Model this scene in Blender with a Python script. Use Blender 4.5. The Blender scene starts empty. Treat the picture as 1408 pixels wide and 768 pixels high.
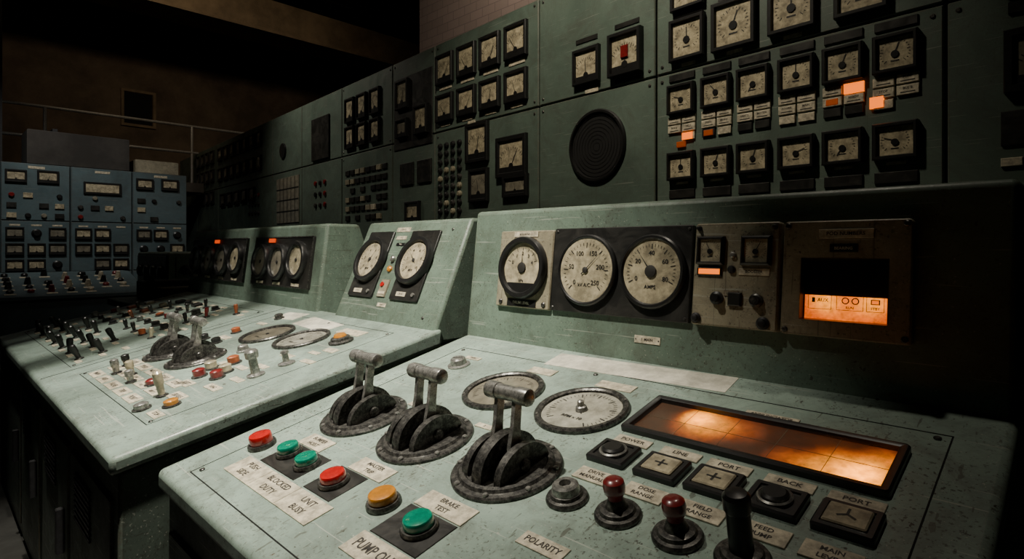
import bpy, math, random
from mathutils import Vector, Matrix
rnd=random.Random(7)
pi=math.pi
# ---------------------------------------------------------------- materials
MATS={}
def newmat(name):
    m=bpy.data.materials.new(name); m.use_nodes=True
    nt=m.node_tree; b=nt.nodes["Principled BSDF"]; MATS[name]=m
    return m,nt,b
def N(nt,t,**k):
    n=nt.nodes.new(t)
    for a,v in k.items():
        if a in n.inputs.keys(): n.inputs[a].default_value=v
        else: setattr(n,a,v)
    return n
def ramp(nt,src,p0,p1,c0=(0,0,0,1),c1=(1,1,1,1)):
    r=nt.nodes.new("ShaderNodeValToRGB"); r.color_ramp.elements[0].position=p0; r.color_ramp.elements[1].position=p1
    r.color_ramp.elements[0].color=c0; r.color_ramp.elements[1].color=c1
    nt.links.new(src,r.inputs[0]); return r.outputs[0]
def mix(nt,fac,a,b):
    m=nt.nodes.new("ShaderNodeMix"); m.data_type='RGBA'
    for s,i in ((fac,0),(a,6),(b,7)):
        if isinstance(s,(int,float)): m.inputs[i].default_value=s
        elif isinstance(s,tuple): m.inputs[i].default_value=s if len(s)==4 else (*s,1)
        else: nt.links.new(s,m.inputs[i])
    return m.outputs[2]
def mul(nt,a,b):
    mm=N(nt,"ShaderNodeMath",operation='MULTIPLY')
    for s,i in ((a,0),(b,1)):
        if isinstance(s,(int,float)): mm.inputs[i].default_value=s
        else: nt.links.new(s,mm.inputs[i])
    return mm.outputs[0]
def noise(nt,co,scale,detail=5,rough=.6,dist=0):
    n=N(nt,"ShaderNodeTexNoise"); n.inputs["Scale"].default_value=scale; n.inputs["Detail"].default_value=detail; n.inputs["Roughness"].default_value=rough; n.inputs["Distortion"].default_value=dist
    nt.links.new(co,n.inputs["Vector"]); return n.outputs["Fac"]
def paint(name,col,grime=(.05,.042,.03),rough=.42,chip=.012,scale=1.0,amt=.55,edge=True,specks=1.0):
    m,nt,b=newmat(name); L=nt.links
    co=nt.nodes.new("ShaderNodeTexCoord").outputs["Object"]
    n1=noise(nt,co,2.6*scale,9,.68,.8); n2=noise(nt,co,9*scale,10,.78,1.2)
    c=mix(nt,ramp(nt,n1,.36,.66),tuple(x*.68 for x in col),tuple(min(1,x*1.15) for x in col))
    c=mix(nt,mul(nt,ramp(nt,n2,.46,.74),amt),c,grime)
    if specks:
        dens=ramp(nt,noise(nt,co,4*scale,4,.7),.42,.62,(.08,.08,.08,1),(1,1,1,1))
        c=mix(nt,mul(nt,mul(nt,ramp(nt,noise(nt,co,150,3,.6),.59,.63),dens),.8*specks),c,(.035,.026,.018))
        c=mix(nt,mul(nt,ramp(nt,noise(nt,co,60,4,.7),.665,.68),specks),c,(.04,.028,.018))
        c=mix(nt,mul(nt,ramp(nt,noise(nt,co,24,6,.75,.5),.69,.702),specks),c,(.10,.055,.03))
        c=mix(nt,mul(nt,ramp(nt,noise(nt,co,200,2,.5),.705,.72),.6*specks),c,(.52,.52,.44))
        mp=N(nt,"ShaderNodeMapping"); mp.inputs["Scale"].default_value=(2.5,90,90); mp.inputs["Rotation"].default_value=(0,0,.5); L.new(co,mp.inputs[0])
        c=mix(nt,mul(nt,ramp(nt,noise(nt,mp.outputs[0],1.6,2,.5),.67,.69),.5*specks),c,(.5,.52,.45))
        mp=N(nt,"ShaderNodeMapping"); mp.inputs["Scale"].default_value=(70,3,70); mp.inputs["Rotation"].default_value=(0,0,.35); L.new(co,mp.inputs[0])
        c=mix(nt,mul(nt,ramp(nt,noise(nt,mp.outputs[0],1.6,2,.5),.67,.69),.6*specks),c,(.06,.05,.035))
    if edge:
        bv=nt.nodes.new("ShaderNodeBevel"); bv.samples=3; bv.inputs[0].default_value=chip
        ge=nt.nodes.new("ShaderNodeNewGeometry"); d=N(nt,"ShaderNodeVectorMath",operation='DOT_PRODUCT')
        L.new(bv.outputs[0],d.inputs[0]); L.new(ge.outputs["Normal"],d.inputs[1])
        iv=N(nt,"ShaderNodeMath",operation='SUBTRACT'); iv.inputs[0].default_value=1.0; L.new(d.outputs["Value"],iv.inputs[1])
        e=ramp(nt,mul(nt,iv.outputs[0],ramp(nt,noise(nt,co,34,6,.75),.40,.70)),.012,.03); c=mix(nt,e,c,(.10,.06,.035))
    L.new(c,b.inputs["Base Color"])
    r=ramp(nt,n2,.3,.8,(rough*.75,)*3+(1,),(min(1,rough*1.6),)*3+(1,)); L.new(r,b.inputs["Roughness"])
    bp=nt.nodes.new("ShaderNodeBump"); bp.inputs["Strength"].default_value=.25; bp.inputs["Distance"].default_value=.002
    L.new(n2,bp.inputs["Height"]); L.new(bp.outputs[0],b.inputs["Normal"])
    return m
def simple(name,col,rough=.5,metal=0,var=.25,scale=60,coat=0,emit=None,es=0):
    m,nt,b=newmat(name)
    co=nt.nodes.new("ShaderNodeTexCoord").outputs["Object"]
    n=noise(nt,co,scale,6,.7)
    c=mix(nt,ramp(nt,n,.38,.64),tuple(x*(1-var) for x in col),tuple(min(1,x*(1+var*.4)) for x in col))
    nt.links.new(c,b.inputs["Base Color"]); b.inputs["Roughness"].default_value=rough; b.inputs["Metallic"].default_value=metal
    b.inputs["Coat Weight"].default_value=coat; b.inputs["Coat Roughness"].default_value=.12
    if emit: b.inputs["Emission Color"].default_value=(*emit,1); b.inputs["Emission Strength"].default_value=es
    return m
paint("desk_paint",(.29,.38,.325),amt=.6,rough=.34)
paint("upright_paint",(.15,.21,.165),amt=.6,specks=.75)
paint("body_paint",(.13,.17,.14),amt=.65)
paint("wall_panel_paint",(.105,.145,.118),amt=.45,scale=.6,chip=.006,specks=.4)
paint("blue_panel_paint",(.09,.135,.15),amt=.4,scale=.5,chip=.006,specks=.3)
paint("beige_metal",(.33,.30,.21),amt=.6,scale=2,chip=.004,specks=.8)
paint("black_panel",(.014,.014,.013),grime=(.06,.054,.044),amt=.5,rough=.4,edge=False,specks=0)
simple("black_plastic",(.014,.014,.014),.36,0,.3)
simple("black_gap",(.004,.004,.004),.9)
simple("dial_face",(.47,.41,.28),.35,0,.5,28,coat=.7)
simple("dial_face_dim",(.23,.21,.16),.3,0,.4,18,coat=.7)
simple("desk_dial_face",(.42,.41,.34),.2,0,.45,14,coat=1)
simple("label_cream",(.58,.52,.39),.6,0,.45,50)
simple("paper",(.62,.59,.49),.8,0,.35,14)
simple("ink",(.02,.018,.015),.6)
simple("dark_text",(.03,.025,.02),.6)
simple("cream_text",(.55,.52,.42),.6)
def steel(name,a,b_,r):
    m,nt,b=newmat(name)
    co=nt.nodes.new("ShaderNodeTexCoord").outputs["Object"]; n=noise(nt,co,90,8,.75)
    nt.links.new(mix(nt,ramp(nt,n,.44,.66),a,b_),b.inputs["Base Color"]); b.inputs["Metallic"].default_value=.6
    nt.links.new(ramp(nt,n,.3,.7,(r*1.5,)*3+(1,),(r*.8,)*3+(1,)),b.inputs["Roughness"])
steel("worn_steel",(.028,.027,.026),(.18,.175,.16),.34)
steel("bare_steel",(.17,.168,.158),(.52,.51,.47),.27)
simple("red_cap",(.50,.012,.010),.22,0,.25,coat=.8)
simple("dark_red_cap",(.20,.012,.012),.3,0,.3,coat=.8)
simple("green_cap",(.0,.23,.14),.2,0,.25,coat=.8)
simple("yellow_cap",(.52,.20,.015),.3,0,.25,coat=.6)
simple("orange_cap",(.35,.09,.03),.35,0,.3)
simple("lamp_amber",(.10,.03,.0),.5,emit=(1,.17,.0),es=1.8)
simple("lamp_amber_dim",(.10,.03,.0),.5,emit=(1,.13,.0),es=.18)
simple("lamp_red",(.10,.01,.0),.5,emit=(1,.08,.0),es=.9)
simple("concrete",(.055,.05,.045),.9,0,.4,1.5)
simple("hall_wall",(.12,.09,.062),.9,0,.4,1.2)
simple("beam_paint",(.19,.14,.085),.8,0,.35,2)
simple("floor_lino",(.06,.06,.055),.5,0,.4,2)
simple("dark_metal",(.03,.03,.032),.5,.5,.3)
def brick(name):
    m,nt,b=newmat(name); co=nt.nodes.new("ShaderNodeTexCoord").outputs["Object"]
    mp=N(nt,"ShaderNodeMapping"); mp.inputs["Rotation"].default_value=(pi/2,0,0); nt.links.new(co,mp.inputs[0])
    t=nt.nodes.new("ShaderNodeTexBrick"); t.inputs["Color1"].default_value=(.18,.145,.125,1); t.inputs["Color2"].default_value=(.16,.13,.11,1); t.inputs["Mortar"].default_value=(.12,.095,.085,1)
    t.inputs["Scale"].default_value=2.4; t.inputs["Mortar Size"].default_value=.012; nt.links.new(mp.outputs[0],t.inputs["Vector"])
    nt.links.new(t.outputs[0],b.inputs["Base Color"]); b.inputs["Roughness"].default_value=.9
brick("brick_tile")
def glow(name,blobs,base,strength,scale,basecol=(.10,.075,.05,1)):
    # back-lit translucent panel: bulb glow painted into the emission at the blob positions (local metres)
    m,nt,b=newmat(name); L=nt.links
    co=nt.nodes.new("ShaderNodeTexCoord").outputs["Object"]; tot=None
    for (x,y,s,r) in blobs:
        d=N(nt,"ShaderNodeVectorMath",operation='DISTANCE'); L.new(co,d.inputs[0]); d.inputs[1].default_value=(x,y,0)
        q=N(nt,"ShaderNodeMapRange"); q.interpolation_type='SMOOTHERSTEP'; q.inputs["From Min"].default_value=0; q.inputs["From Max"].default_value=r; q.inputs["To Min"].default_value=s; q.inputs["To Max"].default_value=0
        L.new(d.outputs["Value"],q.inputs["Value"])
        if tot is None: tot=q.outputs[0]
        else:
            a=N(nt,"ShaderNodeMath",operation='ADD'); L.new(tot,a.inputs[0]); L.new(q.outputs[0],a.inputs[1]); tot=a.outputs[0]
    a=N(nt,"ShaderNodeMath",operation='ADD'); L.new(tot,a.inputs[0]); a.inputs[1].default_value=base
    n=noise(nt,co,scale,5,.7)
    k2=mul(nt,mul(nt,a.outputs[0],strength),ramp(nt,n,.3,.7,(.4,.4,.4,1),(1,1,1,1)))
    L.new(mix(nt,ramp(nt,tot,.1,1.5),(1,.14,.0),(1,.30,.01)),b.inputs["Emission Color"]); L.new(k2,b.inputs["Emission Strength"])
    b.inputs["Base Color"].default_value=basecol; b.inputs["Roughness"].default_value=.35; b.inputs["Coat Weight"].default_value=.4
glow("annunciator_glow",[(-.115,.030,3.4,.05),(-.095,.015,1.2,.09),(-.03,.02,.25,.07),(.185,-.030,3.8,.055),(.155,-.035,1.6,.09),(.205,.02,.7,.06),(.08,-.04,.4,.06)],.035,1.7,60,(.06,.048,.034,1))
glow("pod_glow",[(-.04,-.045,.9,.05),(.05,-.045,.9,.05),(.0,-.06,.4,.06)],.7,2.2,80,(.03,.015,.005,1))
def glass(name):
    m=bpy.data.materials.new(name); m.use_nodes=True; nt=m.node_tree; nt.nodes.clear()
    o=nt.nodes.new("ShaderNodeOutputMaterial"); t=nt.nodes.new("ShaderNodeBsdfTransparent"); g=nt.nodes.new("ShaderNodeBsdfGlossy"); g.inputs["Roughness"].default_value=.25
    t.inputs[0].default_value=(.85,.84,.8,1); mx=nt.nodes.new("ShaderNodeMixShader"); mx.inputs[0].default_value=.06
    nt.links.new(t.outputs[0],mx.inputs[1]); nt.links.new(g.outputs[0],mx.inputs[2]); nt.links.new(mx.outputs[0],o.inputs[0]); MATS[name]=m
glass("dusty_glass")
# ---------------------------------------------------------------- frames
def frame(o,x,y):
    x=Vector(x).normalized(); y=Vector(y).normalized(); z=x.cross(y)
    return Matrix(((x.x,y.x,z.x,o[0]),(x.y,y.y,z.y,o[1]),(x.z,y.z,z.z,o[2]),(0,0,0,1)))
D3=frame((-1.501,.385,.80),(1,0,0),(0,.92,.2066))
D2=frame((-4.33,.325,.80),(1,0,0),(0,.971,.204))
U3=frame((-1.501,1.305,1.0066),(1,0,0),(0,.048,.415))
UB=frame((-2.37,1.296,1.004),(1,0,0),(0,.18,.408))
UA=frame((-4.33,1.296,1.004),(1,0,0),(0,.054,.408))
W=frame((-2.59,2.87,0),(.9977,-.068,0),(0,0,1))
LP=frame((-9,0,0),(0,1,0),(0,0,1))
D1=frame((-7.3,0,.83),(0,1,0),(-.7,0,.197))
ID=Matrix.Identity(4)
# ---------------------------------------------------------------- text cache
TC={}
def glyphs(s):
    if s in TC: return TC[s]
    c=bpy.data.curves.new("tmp","FONT"); c.body=s; c.size=1; c.align_x='CENTER'; c.align_y='CENTER'; c.resolution_u=2; c.offset=.02
    o=bpy.data.objects.new("tmp",c); bpy.context.collection.objects.link(o)
    dg=bpy.context.evaluated_depsgraph_get(); me=bpy.data.meshes.new_from_object(o.evaluated_get(dg))
    v=[tuple(x.co) for x in me.vertices]; f=[tuple(p.vertices) for p in me.polygons]
    bpy.data.objects.remove(o); bpy.data.curves.remove(c); bpy.data.meshes.remove(me)
    TC[s]=(v,f); return TC[s]
# ---------------------------------------------------------------- mesh builder
class MB:
    def __init__(s,name,M=ID,u=0,v=0,w=0,parent=None):
        s.name=name; s.M=M@Matrix.Translation((u,v,w)); s.V=[]; s.F=[]; s.I=[]; s.m=[]; s.X=ID; s.parent=parent
    def add(s,vs,fs,mat):
        if mat not in s.m: s.m.append(mat)
        k=s.m.index(mat); b=len(s.V)
        s.V+= [tuple(s.X@Vector(p)) for p in vs]
        for f in fs: s.F.append(tuple(i+b for i in f)); s.I.append(k)
    def rect(s,cx,cy,w,h,prof,mat,r=0,cap=True,bot=False,seg=3,capmat=None):
        V=[]; n=None
        for ins,z in prof:
            hw=w/2-ins; hh=h/2-ins; rr=max(min(r-ins,hw,hh),.0003) if r>0 else 0
            pts=[]
            for (sx,sy,a0) in ((1,1,0),(-1,1,90),(-1,-1,180),(1,-1,270)):
                if rr>0:
                    for i in range(seg+1):
                        a=math.radians(a0+90*i/seg); pts.append((cx+sx*(hw-rr)+rr*math.cos(a),cy+sy*(hh-rr)+rr*math.sin(a),z))
                else: pts.append((cx+sx*hw,cy+sy*hh,z))
            n=len(pts); V+=pts
        Fs=[]
        for k in range(len(prof)-1):
            for i in range(n):
                j=(i+1)%n; Fs.append((k*n+i,k*n+j,(k+1)*n+j,(k+1)*n+i))
        s.add(V,Fs,mat)
        if cap: s.add(V[-n:],[tuple(range(n))],capmat or mat)
        if bot: s.add(V[:n],[tuple(reversed(range(n)))],mat)
    def plate(s,cx,cy,w,h,z0,z1,mat,b=.001,r=0):
        s.rect(cx,cy,w,h,[(0,z0),(0,z1-b),(b,z1)],mat,r=r,bot=True)
    def box(s,x0,x1,y0,y1,z0,z1,mat,b=0):
        if b: s.rect((x0+x1)/2,(y0+y1)/2,x1-x0,y1-y0,[(b,z0),(0,z0+b),(0,z1-b),(b,z1)],mat,bot=True)
        else: s.rect((x0+x1)/2,(y0+y1)/2,x1-x0,y1-y0,[(0,z0),(0,z1)],mat,bot=True)
    def lathe(s,cx,cy,prof,mat,seg=28,cap=True,bot=False):
        V=[];Fs=[]
        for r,z in prof:
            for i in range(seg):
                a=2*pi*i/seg; V.append((cx+r*math.cos(a),cy+r*math.sin(a),z))
        for k in range(len(prof)-1):
            for i in range(seg):
                j=(i+1)%seg; Fs.append((k*seg+i,k*seg+j,(k+1)*seg+j,(k+1)*seg+i))
        if cap: Fs.append(tuple(range((len(prof)-1)*seg,len(prof)*seg)))
        if bot: Fs.append(tuple(reversed(range(seg))))
        s.add(V,Fs,mat)
    def quad(s,cx,cy,z,w,h,mat,ang=0):
        c,n=math.cos(ang),math.sin(ang)
        s.add([(cx+x*c-y*n,cy+x*n+y*c,z) for x,y in ((-w/2,-h/2),(w/2,-h/2),(w/2,h/2),(-w/2,h/2))],[(0,1,2,3)],mat)
    def text(s,t,cx,cy,z,h,mat="dark_text",maxw=None):
        v,f=glyphs(t)
        if not v: return
        k=h/.7; ww=(max(p[0] for p in v)-min(p[0] for p in v))*k
        kx=k if not maxw or ww<=maxw else k*maxw/ww
        s.add([(cx+p[0]*kx,cy+p[1]*k,z) for p in v],f,mat)
    def extrude_x(s,prof,x0,x1,mat):
        n=len(prof); V=[(x0,y,z) for y,z in prof]+[(x1,y,z) for y,z in prof]
        Fs=[(i,i+n,(i+1)%n+n,(i+1)%n) for i in range(n)]+[tuple(reversed(range(n))),tuple(range(n,2*n))]
        s.add(V,[tuple(reversed(f)) for f in Fs],mat)
    def tube(s,p,q,r,mat,seg=12):
        p=Vector(p);q=Vector(q);d=q-p;l=d.length
        X=s.X; s.X=X@Matrix.Translation(p)@d.to_track_quat('Z','Y').to_matrix().to_4x4()
        s.lathe(0,0,[(r*.8,0),(r,r*.2),(r,l-r*.2),(r*.8,l)],mat,seg,True,True); s.X=X
    def done(s,bevel=0,recalc=False):
        me=bpy.data.meshes.new(s.name); me.from_pydata(s.V,[],s.F)
        for m in s.m: me.materials.append(MATS[m])
        me.polygons.foreach_set("material_index",s.I); me.polygons.foreach_set("use_smooth",[True]*len(s.F)); me.update()
        if recalc:
            import bmesh; bm=bmesh.new(); bm.from_mesh(me); bmesh.ops.recalc_face_normals(bm,faces=bm.faces); bm.to_mesh(me); bm.free()
        me.set_sharp_from_angle(angle=math.radians(32))
        o=bpy.data.objects.new(s.name,me); bpy.context.collection.objects.link(o)
        if s.parent: 
            o.parent=s.parent; o.matrix_parent_inverse=Matrix.Translation(-s.parent.location)
            o.matrix_basis=s.M
        else: o.matrix_world=s.M
        if bevel:
            b=o.modifiers.new("bevel","BEVEL"); b.width=bevel; b.segments=3; b.limit_method='ANGLE'; b.angle_limit=math.radians(40); b.harden_normals=False
        return o
def empty(name,loc):
    e=bpy.data.objects.new(name,None); e.location=loc; e.empty_display_size=.2; bpy.context.collection.objects.link(e); return e
# ---------------------------------------------------------------- component generators (all in local panel coordinates)
def dial(mb,cx,cy,z,r,a0=225,a1=-45,n=30,needle=90,nums=None,kind='round',mat="ink",hub=.14,nw=.035):
    for i in range(n+1):
        a=math.radians(a0+(a1-a0)*i/n); big=i%5==0; l=r*(.17 if big else .09); w=r*(.03 if big else .016); rr=r*.88-l/2
        mb.quad(cx+rr*math.cos(a),cy+rr*math.sin(a),z,l,w,mat,a)
    if nums:
        for i,t in enumerate(nums):
            a=math.radians(a0+(a1-a0)*i/(len(nums)-1)); mb.text(t,cx+r*.58*math.cos(a),cy+r*.58*math.sin(a),z,r*.15,mat)
    a=math.radians(needle); L=r*.80; c,s_=math.cos(a),math.sin(a); w=r*nw
    mb.add([(cx-s_*w-c*r*.2,cy+c*w-s_*r*.2,z+.002),(cx+s_*w-c*r*.2,cy-c*w-s_*r*.2,z+.002),(cx+c*L,cy+s_*L,z+.002)],[(0,1,2)],mat)
    mb.lathe(cx,cy,[(r*hub,z),(r*hub,z+.003),(r*hub*.8,z+.004)],mat,14)
def round_gauge(mb,cx,cy,r,needle,face="dial_face",nums=("0","20","40","60","80","100"),a0=225,a1=-45,h=.024,txt=None,hub=.14,nw=.035,ring="black_plastic",zf=.010,rim=.87):
    mb.lathe(cx,cy,[(r,0),(r,h*.7),(r*.96,h),(r*(rim+.03),h),(r*rim,h*.8),(r*(rim-.01),zf)],ring,40,cap=False)
    mb.lathe(cx,cy,[(r*(rim-.005),zf)],face,40)
    dial(mb,cx,cy,zf+.001,r*(rim-.03),a0,a1,30,needle,nums,hub=hub,nw=nw)
    if txt: mb.text(txt,cx,cy-r*.42,zf+.001,r*.10,"ink")
def sq_meter(mb,cx,cy,w,h,needle=100,kind='fan',face="dial_face",d=.03):
    mb.rect(cx,cy,w,h,[(0,0),(0,d-.004),(.004,d),(w*.085,d),(w*.11,d*.5)],"black_plastic",cap=False)
    fw=w*.78; fh=h-w*.22
    mb.quad(cx,cy,d*.5,fw,fh,face)
    z=d*.5+.001; r=min(fw,fh)*.5
    if kind=='fan':
        by=cy-fh*.32; R=fh*.62
        for i in range(13):
            a=math.radians(145-110*i/12); l=R*(.2 if i%3==0 else .11); mb.quad(cx+(R-l/2)*math.cos(a)*fw/fh*.98,by+(R-l/2)*math.sin(a),z,l,R*.035,"ink",a)
        a=math.radians(needle); mb.quad(cx+R*.42*math.cos(a),by+R*.42*math.sin(a),z+.001,R*.84,R*.05,"ink",a)
        mb.quad(cx,cy-fh*.42,z+.0015,fw,fh*.17,"black_plastic"); mb.lathe(cx,by,[(R*.17,z),(R*.17,z+.003)],"black_plastic",12)
    else:
        for i in range(21):
            a=math.radians(225-270*i/20); l=r*(.2 if i%4==0 else .1); mb.quad(cx+(r*.9-l/2)*math.cos(a),cy+(r*.9-l/2)*math.sin(a),z,l,r*.04,"ink",a)
        a=math.radians(needle); mb.quad(cx+r*.3*math.cos(a),cy+r*.3*math.sin(a),z+.001,r*.85,r*.07,"ink",a)
        mb.lathe(cx,cy-r*.1,[(r*.24,z),(r*.24,z+.003)],"black_plastic",12)
        mb.quad(cx,cy-r*.55,z,r*.5,r*.09,"ink")
def label(mb,cx,cy,w,h,lines=(),z=0,mat="label_cream",tm="dark_text",t=.0022,rot=0):
    X=mb.X
    mb.X=X@Matrix.Translation((cx,cy,z))@Matrix.Rotation(rot,4,'Z')
    mb.plate(0,0,w,h,0,t,mat,b=.0005)
    n=len(lines)
    for i,l in enumerate(lines):
        th=h/(n+.6)*.62; y=(n-1)/2*h/(n+.4)-i*h/(n+.4)
        mb.text(l,0,y,t+.0004,th,tm,maxw=w*.8)
    mb.X=X
def screw(mb,x,y,r=.006,z=0):
    mb.lathe(x,y,[(r,z),(r,z+r*.3),(r*.7,z+r*.55)],"worn_steel",10)
    mb.quad(x,y,z+r*.56,r*1.2,r*.22,"ink",rnd.uniform(0,3))
WORDS=["PUMP","PORT","STBD","MAIN","VALVE","FEED","RESET","TRIP","START","STOP","LEVEL","FLOW","TEST","BUS A","BUS B","FIELD","LOAD","AUX","DRIVE","SPEED","BRAKE","POWER","MOTOR","UNIT 2","READY","FAULT","OPEN","CLOSE"]
def lw(): return rnd.choice(WORDS)
# ---------------------------------------------------------------- consoles
def console(nm,x0,x1,Yf,zf,Yb,zb,ups,end_inset=.012):
    e=empty(nm,(x0,Yf,0))
    b=MB("pedestal",parent=e); b.extrude_x([(Yf+.02,.0),(Yf+.02,zf-.045),(Yb,zb-.055),(Yb+.34,zb-.055),(Yb+.34,0)],x0+end_inset,x1-end_inset,"body_paint"); b.done(.008,True)
    t=MB("desk_top",parent=e); t.extrude_x([(Yf,zf-.045),(Yf,zf),(Yb+.03,zb+.03*(zb-zf)/(Yb-Yf)),(Yb+.03,zb-.055)],x0,x1,"desk_paint"); t.done(.013,True)
    for (ux0,ux1,lean,zt,dep) in ups:
        u=MB("upright_housing",parent=e)
        u.extrude_x([(Yb,zb-.0),(Yb+lean,zt),(Yb+lean+dep,zt),(Yb+.34,zb+.1),(Yb+.34,zb-.05),(Yb+.0,zb-.05)],ux0,ux1,"upright_paint"); u.done(.014,True)
    return e
c3=console("control_console",-1.501,-.085,.385,.80,1.305,1.0066,[(-1.501,-.085,.048,1.4216,.16)])
c2=console("control_console",-4.36,-1.65,.325,.80,1.296,1.004,[(-2.37,-1.66,.18,1.412,.06),(-4.35,-2.53,.054,1.412,.17)])
def outline(mb,x0,x1,y0,y1,mat="black_gap",w=.0025,z=.0006):
    for a in ((x0,x1,y0,y0+w),(x0,x1,y1-w,y1),(x0,x0+w,y0,y1),(x1-w,x1,y0,y1)):
        mb.box(a[0],a[1],a[2],a[3],0,z,mat)
p=MB("desk_panel_seams",D3,parent=c3); outline(p,.095,1.34,.04,.848)
for x,y in ((.115,.06),(.115,.83),(1.32,.06),(1.32,.83),(.62,.83),(.80,.06),(1.34-.02,.45),(.115,.45)): screw(p,x,y,.006,.0005)
p.done()
p=MB("desk_panel_seams",D2,parent=c2); outline(p,1.62,2.525,.115,.92); outline(p,.06,1.44,.115,.90); p.box(1.50,1.504,.012,.98,0,.0008,"black_gap")
for x,y in ((1.64,.13),(2.51,.13),(2.51,.9),(1.64,.9),(.08,.13),(1.42,.13),(1.42,.88),(.08,.88),(2.08,.9)): screw(p,x,y,.006,.0005)
p.done()
FX=frame((-4.33,.345,0),(1,0,0),(0,0,1))
p=MB("front_access_doors",FX,parent=c2)
for x0,x1 in ((.05,.9),(.95,1.45),(1.55,2.05),(2.1,2.62)):
    p.rect((x0+x1)/2,.37,x1-x0,.62,[(0,-.002),(0,.006),(.003,.008)],"body_paint")
    for k in range(9): p.box(x0+.08,x0+.30,.5+k*.016,.507+k*.016,.008,.013,"dark_metal")
    p.box(x1-.07,x1-.045,.33,.47,.008,.03,"dark_metal",.003)
p.done()
FS=frame((-1.662,.345,0),(0,1,0),(0,0,1))
p=MB("side_access_door",FS,parent=c2)
p.rect(.5,.33,.78,.52,[(0,-.002),(0,.004),(.003,.006)],"body_paint")
for y in (.2,.8):
    for z in (.1,.56): screw(p,.5+(y-.5)*1.2,z,.007,.006)
p.done()
FY=frame((-1.489,.405,0),(1,0,0),(0,0,1))
p=MB("front_drawer_panels",FY,parent=c3)
for x0,x1 in ((.03,.68),(.72,1.36)):
    p.rect((x0+x1)/2,.36,x1-x0,.62,[(0,-.002),(0,.006),(.003,.008)],"body_paint"); p.box(x0+.25,x0+.4,.60,.62,.008,.035,"dark_metal",.004)
p.done()
# ---------------------------------------------------------------- levers
def lever(fr,u,v,sc=1.0,dy=.035,hz=.137):
    m=MB("throttle_lever",fr,u,v)
    S=Matrix.Scale(sc,4); m.X=S
    m.lathe(0,0,[(.106,0),(.106,.005),(.103,.008),(.092,.009),(.088,.014),(.080,.015),(.076,.011)],"worn_steel",48)
    for i in range(8):
        a=2*pi*(i+.5)/8; m.lathe(.097*math.cos(a),.097*math.sin(a),[(.0055,.006),(.0055,.011),(.004,.0125)],"bare_steel",8)
    def sector(x0,x1,ry,rz,mat,y0=0):
        n=18; pr=[(y0+ry*math.cos(pi*i/n),.010+rz*math.sin(pi*i/n)) for i in range(n+1)]
        N_=len(pr); V=[(x0,y,z) for y,z in pr]+[(x1,y,z) for y,z in pr]
        Fs=[(i,i+1,i+1+N_,i+N_) for i in range(N_-1)]+[tuple(range(N_)),tuple(reversed(range(N_,2*N_)))]
        m.add(V,Fs,mat)
    sector(-.012,.012,.076,.062,"worn_steel")
    sector(-.050,-.034,.066,.048,"worn_steel"); sector(.034,.050,.066,.048,"worn_steel")
    sector(-.030,-.016,.050,.034,"black_plastic"); sector(.016,.030,.050,.034,"black_plastic")
    m.tube((-.056,0,.022),(.056,0,.022),.012,"worn_steel",14)
    for sx in (-1,1):
        x=sx*.023; pts=[(0,.022,.017),(.006,.05,.013),(.018,.085,.009),(dy,hz,.0085)]
        V=[];Fs=[]
        for (y,z,w) in pts:
            for (ax,ay) in ((-1,-1),(1,-1),(1,1),(-1,1)): V.append((x+ax*.0045,y+ay*w,z-ay*w*.25))
        for k in range(3):
            for i in range(4): j=(i+1)%4; Fs.append((k*4+i,k*4+j,k*4+4+j,k*4+4+i))
        Fs.append((12,13,14,15)); m.add(V,Fs,"bare_steel")
    X=m.X; m.X=X@Matrix.Translation((-.056,dy,hz))@Matrix.Rotation(pi/2,4,'Y')
    m.lathe(0,0,[(.010,0),(.0155,.003),(.0165,.006),(.0165,.030),(.0145,.032),(.0145,.080),(.0165,.082),(.0165,.106),(.0155,.109),(.010,.112)],"bare_steel",24,True,True)
    m.X=X
    return m.done()
for u in (.233,.478,.727): lever(D3,u,.399)
lever(D2,1.735,.405); lever(D2,1.969,.418)
# ---------------------------------------------------------------- flush gauges
def desk_gauge(fr,u,v,r=.105,knob=False,face="desk_dial_face"):
    m=MB("desk_gauge",fr,u,v)
    m.lathe(0,0,[(r,0),(r,.007),(r*.97,.011),(r*.90,.011),(r*.86,.008),(r*.85,.003)],"worn_steel",48,cap=False)
    m.lathe(0,0,[(r*.86,.003)],face,48)
    dial(m,0,0,.0036,r*.84,230,-50,40,120 if knob else 60,None,hub=.07,nw=.02)
    m.text("RPM x 10",0,-r*.35,.004,r*.09,"ink")
    if knob: m.lathe(0,0,[(.014,.004),(.012,.012),(.008,.014),(.007,.024),(.004,.026)],"bare_steel",16)
    for a in (45,135,225,315): m.lathe(r*.935*math.cos(math.radians(a)),r*.935*math.sin(math.radians(a)),[(.003,.010),(.003,.0125)],"bare_steel",8)
    m.done()
desk_gauge(D3,.465,.655,.104,face="dial_face_dim"); desk_gauge(D3,.710,.653,.105,True)
desk_gauge(D2,1.939,.702,.110,face="dial_face_dim"); desk_gauge(D2,2.194,.725,.108)
m=MB("selector_knob",D3,.205,.734); m.lathe(0,0,[(.033,0),(.033,.004),(.024,.006),(.022,.020),(.018,.024)],"bare_steel",28); m.quad(0,0,.0245,.030,.004,"ink",.6); m.done()
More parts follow.
